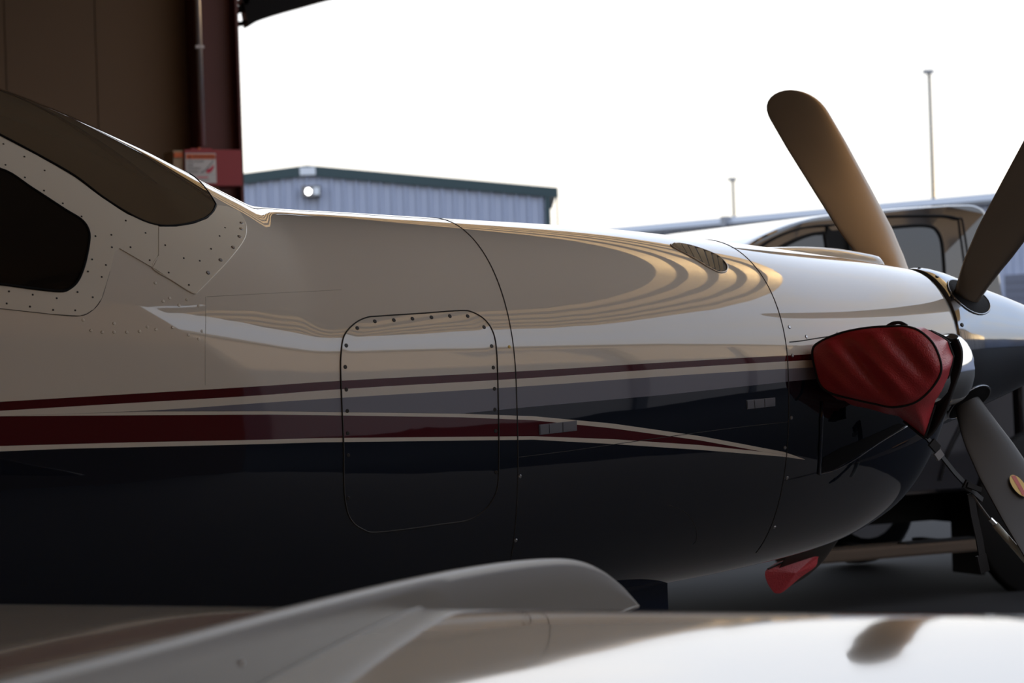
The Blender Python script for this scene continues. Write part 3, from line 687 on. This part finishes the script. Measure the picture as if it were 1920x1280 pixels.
# nose gear and main gear
obj('nose_gear_strut', tube([(-.93, 0, .85), (-.95, 0, .35)], .035, 12), 'navy', AIR, True)
obj('nose_gear_door', box(-1.06, -.88, -.07, -.05, .44, .84, .006), 'navy', AIR)
def wheel(name, c, r, wd, parent, ax='y'):
    t_ = obj(name, revolve([(-wd/2, r*.6), (-wd/2, r*.86), (-wd*.36, r*.97), (0, r), (wd*.36, r*.97), (wd/2, r*.86), (wd/2, r*.6)], c, 36, 'y'), 'tire', parent, True)
    obj('wheel_hub', revolve([(-wd*.52, r*.2), (-wd*.54, r*.58), (wd*.54, r*.58), (wd*.52, r*.2)], c, 24, 'y'), 'rim', t_)
    return t_
wheel('nose_wheel', (-1.0, 0, .19), .178, .13, AIR)
obj('nose_fork', box(-1.03, -.93, -.08, .08, .33, .37, .01), 'steel', AIR)
for s in (-1, 1):
    obj('main_gear_leg', tube([(-3.3, s*1.9, .72), (-3.3, s*1.9, .24)], .03, 10), 'steel', AIR, True)
    wheel('main_wheel', (-3.3, s*2.0, .222), .21, .15, AIR)

o_ = wheel('gear_wheel', (float(g0[0]), float(g0[1]), .205), .205, .14, NA); rel(o_, NA)

# ------------------------------------------------------------------ red exhaust cover
cap = [(95, 310), (140, 250), (300, 180), (500, 140), (700, 127), (800, 130), (900, 165), (1000, 260), (1055, 400), (1045, 500), (960, 620), (850, 700), (700, 730), (560, 705), (400, 670), (230, 625), (150, 560), (110, 430)]
bak = [(300, 330), (330, 290), (420, 250), (560, 215), (760, 190), (900, 155), (985, 165), (1110, 240), (1150, 350), (1120, 490), (1020, 690), (935, 965), (740, 800), (560, 757), (400, 712), (330, 680), (300, 560), (290, 430)]
cpx = [(1500+.25*a, 580+.25*b) for a, b in cap]; bpx = [(1500+.25*a, 580+.25*b) for a, b in bak]
PN = np.array([-.66, -.75, 0]); PN /= np.linalg.norm(PN); P0 = np.array([-.545, -.525, 1.33]); P1 = P0-PN*.135
CO = [atplane(*q, P0, PN) for q in catmull(cpx, 5)]
per = 5; BO_px = sum([[np.array(a)*(1-t)+np.array(b)*t for t in np.linspace(0, 1, per, endpoint=False)] for a, b in zip(bpx, bpx[1:]+bpx[:1])], [])
BO = [atplane(*q, P1, PN) for q in BO_px]
EC = empty('exhaust_cover', tuple(map(float, P1-np.array([0, 0, .16]))), label='red fabric exhaust cover with black piping strapped over the exhaust stack', cat='exhaust cover')
def fold(p, c):   # soft creases running down and to the front, as loose cloth hangs
    d = p-c; along = np.array([.66*0+.75, -.66, 0]); s = d@along; z = d[2]; e = s*.85+z*.55
    return .0075*math.sin(e*62)+.0045*math.sin(e*118+1.5+z*20)
c = sum(CO)/len(CO); n = len(CO); V = []; Fc = []; RG = 16
for k in range(RG):
    s = 1-k/RG; bul = .030*math.sqrt(max(0, 1-s*s))
    for q in CO:
        p = c+(q-c)*s; V.append(p+PN*(bul+fold(p, c)*(1-s**4)))
V.append(c+PN*(.030+fold(c, c)))
for r in range(RG-1):
    for i in range(n): Fc.append((r*n+i, r*n+(i+1) % n, (r+1)*n+(i+1) % n, (r+1)*n+i))
for i in range(n): Fc.append(((RG-1)*n+i, (RG-1)*n+(i+1) % n, len(V)-1))
rel(obj('cover_panel', (V, Fc), 'red_fabric', EC, True), EC)
V = []; Fc = []; SB = 8
for k in range(SB+1):
    t = k/SB
    for i in range(n):
        p = CO[i]*(1-t)+BO[i]*t; q = p-(c-PN*.07); q[2] *= 1; V.append(p+q/np.linalg.norm(q)*(.006*math.sin(math.pi*t)+.003*math.sin(i*.9+t*3)*math.sin(math.pi*t)))
for k in range(SB):
    for i in range(n): Fc.append((k*n+i, (k+1)*n+i, (k+1)*n+(i+1) % n, k*n+(i+1) % n))
rel(obj('side_band', (V, Fc), 'red_fabric', EC, True), EC)
rel(obj('piping', tube(CO, .0035, 6, True), 'strap', EC, True), EC)
rel(obj('hem_strap', tube([BO[i] for i in range(6*per-3, 12*per)], .003, 6, flat=(PN, .012)), 'strap', EC, True), EC)
top = [atplane(*q, P1+PN*.04, PN) for q in ((1664, 612), (1675, 606), (1688, 605), (1700, 611))]
rel(obj('handle_loop', tube(catmull(top, 5, False), .004, 6, flat=(PN, .012)), 'strap', EC, True), EC)
sb = [atplane(*q, P1-PN*.02, PN) for q in ((1745, 621), (1765, 630), (1783, 638), (1795, 637))]
rel(obj('upper_strap', tube(catmull(sb, 5, False), .004, 6, flat=(PN, .009)), 'strap', EC, True), EC)
sb = [atplane(*q, P1-PN*.02, PN) for q in ((1786, 640), (1793, 660), (1790, 690), (1778, 725), (1764, 765), (1745, 800), (1732, 815))]
rel(obj('clamp_strap', tube(catmull(sb, 5, False), .004, 6, flat=(PN+np.array([.8, -.6, 0]), .020)), 'strap', EC, True), EC)

# propeller tie-down: strap, buckle, cord and rod from the cover to the lower blade
TY = -.42
def tp(u, v, y=TY): return aty(u, v, y)
TD = empty('propeller_tie_down', tuple(map(float, tp(1735, 1065))), label='black strap with buckle, cord and pale rod tying down the propeller', cat='tie-down strap')
rel(obj('strap', tube([tp(*q) for q in ((1733, 814), (1750, 836), (1763, 852), (1790, 886), (1820, 918), (1842, 937))], .002, 6, flat=((0, .3, 1), .007)), 'strap', TD), TD)
for a, b in (((1746, 828), (1758, 842)), ((1756, 846), (1764, 858)), ((1808, 906), (1822, 916))): rel(obj('buckle', tube([tp(*a, TY-.01), tp(*b, TY-.01)], .004, 6, flat=((1, 0, .6), .011)), 'steel' if a[0] == 1756 else 'strap', TD), TD)
rel(obj('cam_buckle', tube([tp(1812, 908, TY-.012), tp(1838, 918, TY-.012)], .006, 6, flat=((0, 0, 1), .006)), 'strap', TD), TD)
rel(obj('cord', tube([tp(*q) for q in ((1822, 926), (1835, 945), (1852, 968), (1862, 980))], .0035, 6), 'cord', TD), TD)
rel(obj('cord_end', tube([tp(1856, 972), tp(1868, 984)], .006, 8), 'chrome', TD), TD)
rel(obj('rod', tube([tp(1866, 983), tp(1960, 1092)], .0085, 10), 'rod', TD, True), TD)
rel(obj('hanging_strap', tube([tp(*q) for q in ((1820, 925), (1826, 965), (1836, 1010), (1842, 1046))], .002, 6, flat=((1, 0, 0), .010)), 'strap', TD), TD)
rel(obj('strap_end', tube([tp(1839, 1040), tp(1846, 1072)], .004, 6, flat=((1, 0, 0), .014)), 'strap', TD), TD)

# red boot on the tip of the far lower blade
a = math.radians(ALPHA+90); rd = np.array([0, math.sin(a), math.cos(a)]); YB = float((HUB+rd*.96)[1])
bo = [(1436, 1085), (1440, 1064), (1490, 1042), (1545, 1025), (1534, 1045), (1529, 1062), (1500, 1083), (1470, 1108), (1458, 1112), (1449, 1108)]
PB = empty('propeller_boot', tuple(map(float, aty(1460, 1110, YB))), label='red fabric boot over the blade tip hanging below the nose', cat='propeller boot')
fr = [aty(*q, YB-.035) for q in catmull(bo, 3)]; bk = [aty(*q, YB+.035) for q in catmull(bo, 3)]; c0 = sum(fr)/len(fr); c1 = sum(bk)/len(bk); n = len(fr)
V = fr+bk+[c0+np.array([0, -.02, 0]), c1+np.array([0, .02, 0])]; Fc = []
for i in range(n): j = (i+1) % n; Fc += [(i, j, 2*n), (n+j, n+i, 2*n+1), (i, n+i, n+j, j)]
rel(obj('boot_sleeve', (V, Fc), 'red_fabric', PB), PB)
rel(obj('boot_cuff', tube([aty(*q, YB-.04) for q in ((1440, 1066), (1490, 1043), (1545, 1026))], .003, 6), 'strap', PB), PB)

# ------------------------------------------------------------------ pickup truck outside
TR = empty('pickup_truck', (3.4, 5.9, 0), label='dark glossy crew-cab pickup parked outside behind the propeller', cat='pickup truck')
def T(nm, vf, m, parent=None, smooth=False):
    o = obj(nm, vf, m, parent or TR, smooth)
    if parent is None: rel(o, TR)
    return o
y0, y1 = 5.0, 6.95
def loft_sides(profile, tum, nm, m, y0=y0, y1=y1, bev=.05, zt0=1.25):
    """side outline swept across the width; upper part leans inward"""
    V = []; n = len(profile); lev = [(0, bev), (bev*.3, bev*.3), (bev, 0)]; rows = []
    for yy, sc in [(y0, 1), (y0+bev*.3, .3), (y0+bev, 0), (y1-bev, 0), (y1-bev*.3, .3), (y1, 1)]:
        cx = sum(p[0] for p in profile)/n; cz_ = sum(p[1] for p in profile)/n; r = []
        for x, z in profile:
            dx, dz = cx-x, cz_-z; l = math.hypot(dx, dz); k = sc*bev*.6/l
            lean = tum*max(0, z-zt0); s = 1 if yy < (y0+y1)/2 else -1
            V.append((x+dx*k, yy+s*lean, z+dz*k))
        rows.append(r)
    Fc = []
    for i in range(5):
        for k in range(n): Fc.append((i*n+k, (i+1)*n+k, (i+1)*n+(k+1) % n, i*n+(k+1) % n))
    Fc.append(tuple(range(n))[::-1]); Fc.append(tuple(range(5*n, 6*n)))
    bm = bmesh.new(); vv = [bm.verts.new(tuple(map(float, v))) for v in V]
    for f in Fc: bm.faces.new([vv[i] for i in f])
    bmesh.ops.recalc_face_normals(bm, faces=bm.faces); return T(nm, bm, m)
roof = catmull([(2.15, 1.62), (2.34, 1.79), (2.51, 1.905), (2.68, 1.975), (2.84, 2.02), (2.99, 2.045), (3.24, 2.065), (3.58, 2.085), (3.85, 2.095), (3.98, 2.085), (4.035, 2.02), (4.06, 1.80)], 4, False)
cab = loft_sides([tuple(p) for p in roof]+[(4.07, 1.30), (4.07, .55), (2.05, .55), (2.02, 1.28)], .16, 'cab', 'truck_paint')
loft_sides([(2.04, .45), (2.04, 1.30), (1.6, 1.30), (.75, 1.24), (.46, 1.02), (.42, .45)], 0, 'hood', 'truck_paint', bev=.06)
loft_sides([(4.09, .55), (4.09, 1.32), (6.05, 1.34), (6.08, .55)], 0, 'cargo_bed', 'truck_paint', bev=.04)
def lean_y(z, off=0): return y0-off+.16*max(0, z-1.25)
def sidepane(pts, nm, m, off, parent=None, t=.01):
    P = [tuple(q) for q in catmull(pts, 4)]; n = len(P); V = [(x, lean_y(z, off), z) for x, z in P]+[(x, lean_y(z, off)+t+.05, z) for x, z in P]
    F_ = [tuple(range(n)), tuple(range(n, 2*n))[::-1]]+[(i, n+i, n+(i+1) % n, (i+1) % n) for i in range(n)]
    bm = bmesh.new(); vv = [bm.verts.new(v) for v in V]
    for f in F_: bm.faces.new([vv[i] for i in f])
    bmesh.ops.recalc_face_normals(bm, faces=bm.faces); return T(nm, bm, m, parent)
def ring_tube(pts, off, r, nm, m, per=5): return T(nm, tube([(x, lean_y(z, off), z) for x, z in catmull(pts, per)], r, 6, True), m)
fwin = [(2.46, 1.43), (2.50, 1.72), (2.62, 1.84), (2.80, 1.92), (2.93, 1.945), (2.955, 1.90), (2.955, 1.45), (2.90, 1.42)]
rwin = [(3.20, 1.45), (3.20, 1.90), (3.24, 1.955), (3.42, 1.975), (3.60, 1.98), (3.67, 1.95), (3.69, 1.85), (3.66, 1.60), (3.58, 1.45), (3.50, 1.43)]
sidepane(fwin, 'door_glass', 'truck_glass', .004); sidepane(rwin, 'door_glass', 'truck_glass', .004)
ring_tube(fwin, .004, .010, 'window_seal', 'truck_trim'); ring_tube(rwin, .004, .010, 'window_seal', 'truck_trim')
sidepane([(2.97, 1.42), (2.97, 1.94), (3.01, 1.96), (3.10, 1.965), (3.17, 1.96), (3.18, 1.42)], 'door_pillar', 'truck_trim', .002)
dseam = [(3.08, .62), (3.09, 1.40), (3.10, 1.99), (3.2, 2.025), (3.6, 2.035), (3.80, 2.02), (3.84, 1.95), (3.83, 1.40), (3.78, 1.05), (3.60, .75), (3.55, .62)]
T('door_seam', tube([(x, lean_y(z, .012), z) for x, z in catmull(dseam, 5, False)], .006, 6), 'truck_trim')
dseam = [(2.30, .62), (2.30, 1.35), (2.38, 1.72), (2.56, 1.88), (2.80, 1.97), (3.02, 1.99)]
T('door_seam', tube([(x, lean_y(z, .012), z) for x, z in catmull(dseam, 5, False)], .006, 6), 'truck_trim')
for x in (2.85, 3.70): T('door_handle', box(x-.09, x+.09, y0-.035, y0+.01, 1.19, 1.225, .01), 'chrome')
T('mirror', box(2.28, 2.42, y0-.26, y0-.06, 1.38, 1.60, .03), 'truck_paint'); T('mirror_arm', box(2.32, 2.40, y0-.08, y0+.05, 1.42, 1.47, .01), 'truck_trim')
T('roof_antenna', box(3.98, 4.12, 5.55, 5.62, 2.09, 2.125, .012), 'truck_trim')
ws = [(2.12, 1.42), (2.44, 1.84)]
T('front_glass', slab((2.04, y0+.12, 1.34), (2.04, y1-.12, 1.34), (2.42, y1-.22, 1.86), (2.42, y0+.22, 1.86), .02), 'truck_glass')
rb = T('running_board', box(2.55, 3.72, y0-.12, y0+.06, .245, .31, .012), 'board')
obj('step_pad', box(3.25, 3.70, y0-.11, y0-.03, .308, .318), 'truck_trim', rb)
for x in (2.7, 3.15, 3.6): obj('step_bracket', box(x-.03, x+.03, y0, y0+.3, .26, .30), 'truck_trim', rb)
for x in (.90, 4.22):
    for yw in (y0+.13, y1-.13): o = wheel('truck_wheel', (x, yw, .392), .385, .25, TR); rel(o, TR)
    T('wheel_arch', revolve([(0, .44), (.03, .47), (.03, .44)], (x, y0-.03, .40), 40, 'y'), 'truck_trim', None, True)
T('mud_flap', box(3.80, 3.825, y0, y0+.26, .10, .5), 'truck_trim')
T('chassis', box(.6, 5.9, y0+.35, y1-.35, .38, .56), 'truck_trim')
T('axle', box(4.14, 4.30, y0+.2, y1-.2, .32, .46, .04), 'truck_trim')
T('front_bumper', box(.34, .46, y0+.02, y1-.02, .45, .72, .03), 'chrome'); T('rear_bumper', box(6.08, 6.22, y0+.02, y1-.02, .5, .70, .03), 'chrome')
for yy_ in (y0+.12, y1-.42): T('headlight', box(.42, .47, yy_, yy_+.3, .92, 1.12, .015), 'vent_grey')
T('grille', box(.40, .45, y0+.45, y1-.45, .80, 1.12, .01), 'truck_trim')

# ------------------------------------------------------------------ far metal building with a gable
def gable():
    D = 56; A = atd(400, 333, D); Pk = atd(576, 312, D); B = atd(1046, 354, D); A[2] = Pk[2]-(Pk[2]-B[2])*.55
    ex_ = (B-Pk)[:2]; ex_ /= np.linalg.norm(ex_); back = np.array([-ex_[1], ex_[0]]); back = back if back[1] > 0 else -back
    R = empty('metal_building', (float(Pk[0]), float(Pk[1]), 0), label='pale blue metal building with dark green roof trim beyond the airplane', cat='building')
    half = float(np.linalg.norm((B-Pk)[:2])); zpk, zev = float(Pk[2]), float(B[2]); sl = (zpk-zev)/half
    def W(s, z, d=0): return (float(ex_[0]*s+back[0]*d), float(ex_[1]*s+back[1]*d), float(z))
    we_ = half-.25; wl = -half*1.0
    def zr(s): return zpk-sl*abs(s)*(1 if s > 0 else .75)
    body = obj('wall', ([W(wl, 0, .1), W(we_, 0, .1), W(we_, zr(we_)-.2, .1), W(0, zpk-.2, .1), W(wl, zr(wl)-.2, .1), W(wl, 0, 8), W(we_, 0, 8), W(we_, zr(we_)-.2, 8), W(0, zpk-.2, 8), W(wl, zr(wl)-.2, 8)],
        [(0, 1, 2, 3, 4), (9, 8, 7, 6, 5), (1, 6, 7, 2), (0, 4, 9, 5), (2, 7, 8, 3), (3, 8, 9, 4)]), 'siding', R)
    s = wl; pw = .30
    while s < we_-.02:
        e = min(s+pw, we_); a, b_ = s+.015, e-.015
        V = []; prof = [(a, .10), (a+.03, .03), (a+.07, .03), (a+.10, .085), (b_, .085)]
        for q, d in prof: V += [W(q, 0, d), W(q, zr(q)-.12, d)]
        obj('siding_panel', (V, [(2*i, 2*i+2, 2*i+3, 2*i+1) for i in range(4)]), 'siding', R); s = e
    for nm, s0, s1 in (('roof_trim', 0, half), ('roof_trim', 0, wl-.2)):
        z0, z1 = zr(s0), zr(s1)
        obj(nm, ([W(s0, z0-.22, -.02), W(s1, z1-.22, -.02), W(s1, z1, -.02), W(s0, z0, -.02), W(s0, z0-.22, .1), W(s1, z1-.22, .1), W(s1, z1, .1), W(s0, z0, .1)], [(0, 1, 2, 3), (7, 6, 5, 4), (0, 4, 5, 1), (3, 2, 6, 7), (1, 5, 6, 2), (0, 3, 7, 4)]), 'green_trim', R)
        obj('roof', ([W(s0, z0, -.02), W(s1, z1, -.02), W(s1, z1, 8), W(s0, z0, 8), W(s0, z0+.03, -.02), W(s1, z1+.03, -.02), W(s1, z1+.03, 8), W(s0, z0+.03, 8)], [(0, 1, 2, 3), (7, 6, 5, 4), (0, 4, 5, 1), (1, 5, 6, 2), (2, 6, 7, 3)]), 'green_trim', R)
    obj('corner_trim', ([W(we_-.08, 0, -.01), W(we_+.05, 0, -.01), W(we_+.05, zev-.1, -.01), W(we_-.08, zev-.1, -.01), W(we_+.05, 0, .2), W(we_+.05, zev-.1, .2)], [(0, 1, 2, 3), (1, 4, 5, 2)]), 'green_trim', R)
    obj('downspout', tube([W(half-.03, 0, .15), W(half-.03, zev-.2, .15)], .022, 8), 'pole', R)
    obj('ridge_cap', ([W(-.18, zpk-.21, -.06), W(.20, zpk-.21, -.06), W(.20, zpk-.02, -.06), W(-.18, zpk-.02, -.06), W(-.18, zpk-.21, .06), W(.20, zpk-.21, .06), W(.20, zpk-.02, .06), W(-.18, zpk-.02, .06)], [(0, 1, 2, 3), (7, 6, 5, 4), (0, 4, 5, 1), (3, 2, 6, 7), (1, 5, 6, 2), (0, 3, 7, 4)]), 'vent_grey', R)
    # wall pack lamp
    lp = empty('lamp_fixture', W(.07, zpk-.62, 0), label='lit white wall lamp under the ridge of the pale blue building', cat='lamp')
    lp.location = Vector(W(.07, zpk-.62, 0))+R.location
    def Q(a, b_, c_, d_, e_, f_): return [W(a, c_, e_), W(b_, c_, e_), W(b_, d_, e_), W(a, d_, e_), W(a, c_, f_), W(b_, c_, f_), W(b_, d_, f_), W(a, d_, f_)], [(0, 1, 2, 3), (7, 6, 5, 4), (0, 4, 5, 1), (3, 2, 6, 7), (1, 5, 6, 2), (0, 3, 7, 4)]
    obj('lamp_housing', Q(-.22, .24, -.12, .14, -.14, .03), 'lamp_body', lp)
    V = []; Fc_ = []
    for i in range(7):
        for k in range(12):
            th, ph = math.pi/2*i/6, 2*math.pi*k/12; V.append(W(-.05+.075*math.sin(th)*math.cos(ph), .08*math.sin(th)*math.sin(ph), -.14-.06*math.cos(th)))
    for i in range(6):
        for k in range(12): Fc_.append((i*12+k, (i+1)*12+k, (i+1)*12+(k+1) % 12, i*12+(k+1) % 12))
    obj('lamp_lens', (V, Fc_), 'lamp_lens', lp, True)
    obj('side_louver', Q(.08, .22, -.09, .10, -.16, -.14), 'vent_grey', lp)
gable()

# ------------------------------------------------------------------ long low building on the right
def longshed():
    A = atd(1058, 430, 88); B = atd(2050, 350, 70); zt = float(A[2]+B[2])/2
    ex_ = (B-A)[:2]; LEN = float(np.linalg.norm(ex_)); ex_ /= LEN; back = np.array([-ex_[1], ex_[0]]); back = back if back@_F[:2] > 0 else -back
    R = empty('long_shed', (float(A[0]), float(A[1]), 0), label='long low metal shed with a pale roof edge behind the pickup', cat='building')
    def W(s, z, d=0): return (float(ex_[0]*s+back[0]*d), float(ex_[1]*s+back[1]*d), float(z))
    def Q(a, b_, c_, d_, e_, f_): return [W(a, c_, e_), W(b_, c_, e_), W(b_, d_, e_), W(a, d_, e_), W(a, c_, f_), W(b_, c_, f_), W(b_, d_, f_), W(a, d_, f_)], [(0, 1, 2, 3), (7, 6, 5, 4), (0, 4, 5, 1), (3, 2, 6, 7), (1, 5, 6, 2), (0, 3, 7, 4)]
    obj('wall', Q(0, LEN, 0, zt-.1, .1, 12), 'siding', R)
    s = 0
    while s < LEN-.3:
        a, b_ = s+.012, s+.288; V = []
        for q, d in [(a, .10), (a+.03, .03), (a+.07, .03), (a+.10, .085), (b_, .085)]: V += [W(q, 0, d), W(q, zt-.32, d)]
        obj('siding_panel', (V, [(2*i, 2*i+2, 2*i+3, 2*i+1) for i in range(4)]), 'siding', R); s += .30
    obj('roof_edge', ([W(-.2, zt-.24, -.25), W(LEN, zt-.24, -.25), W(LEN, zt, .1), W(-.2, zt, .1), W(-.2, zt-.28, -.2), W(LEN, zt-.28, -.2), W(LEN, zt-.1, .3), W(-.2, zt-.1, .3)], [(0, 1, 2, 3), (7, 6, 5, 4), (0, 4, 5, 1), (3, 2, 6, 7), (1, 5, 6, 2), (0, 3, 7, 4)]), 'roof_trim', R)
    obj('roof', ([W(-.2, zt, .1), W(LEN, zt, .1), W(LEN, zt+.5, 7), W(-.2, zt+.5, 7), W(LEN, zt, 12), W(-.2, zt, 12)], [(0, 1, 2, 3), (3, 2, 4, 5)]), 'roof_trim', R)
    obj('gutter', Q(-.2, LEN, zt-.34, zt-.25, -.20, .02), 'gutter', R)
    # downspout with its box, seen above the cowl
    d0 = ray(1367, 420); t = np.linalg.solve(np.array([[d0[0], -ex_[0]], [d0[1], -ex_[1]]]), (A-CAM)[:2]); s = float(t[1])
    obj('downspout', Q(s-.06, s+.06, 0, zt-.2, -.06, .03), 'gutter', R); obj('leader_box', Q(s-.11, s+.11, zt-.36, zt+.02, -.32, .0), 'gutter', R)
    # roller door at the right end
    d0 = ray(1884, 520); t = np.linalg.solve(np.array([[d0[0], -ex_[0]], [d0[1], -ex_[1]]]), (A-CAM)[:2]); s = float(t[1])
    rd_ = obj('roller_door', Q(s, LEN-.1, 0, 3.2, -.02, .05), 'roller_door', R)
    for z in np.arange(.2, 3.2, .25): obj('door_slat', Q(s+.05, LEN-.15, z, z+.23, -.05, -.02), 'roller_door', R)
longshed()

# ------------------------------------------------------------------ light poles
def pole(u, vt, vb, t, r, head, lbl):
    pt = atd(u, vt, t); h = float(pt[2]); P = empty('light_pole', (float(pt[0]), float(pt[1]), 0), label=lbl, cat='light pole', group='light poles beyond the sheds')
    obj('base', tube([(0, 0, 0), (0, 0, .5)], r*2.2, 12), 'concrete', P)
    obj('shaft', tube([(0, 0, .4), (0, 0, h*.5), (0, 0, h)], [r*1.15, r, r*.8], 12), 'pole', P, True)
    bm = box(-head*1.3, head*.9, -head*.8, head*.8, h-.02, h+head*.7, head*.15); obj('lamp_head', bm, 'gutter', P)
    obj('lamp_lens', box(-head*1.1, head*.6, -head*.6, head*.6, h-.035, h-.02), 'vent_grey', P)
pole(1742, 137, 370, 120, .115, .24, 'tall slim light pole standing above the pickup roof')
pole(1374, 338, 400, 125, .10, .2, 'short light pole rising over the long low shed')
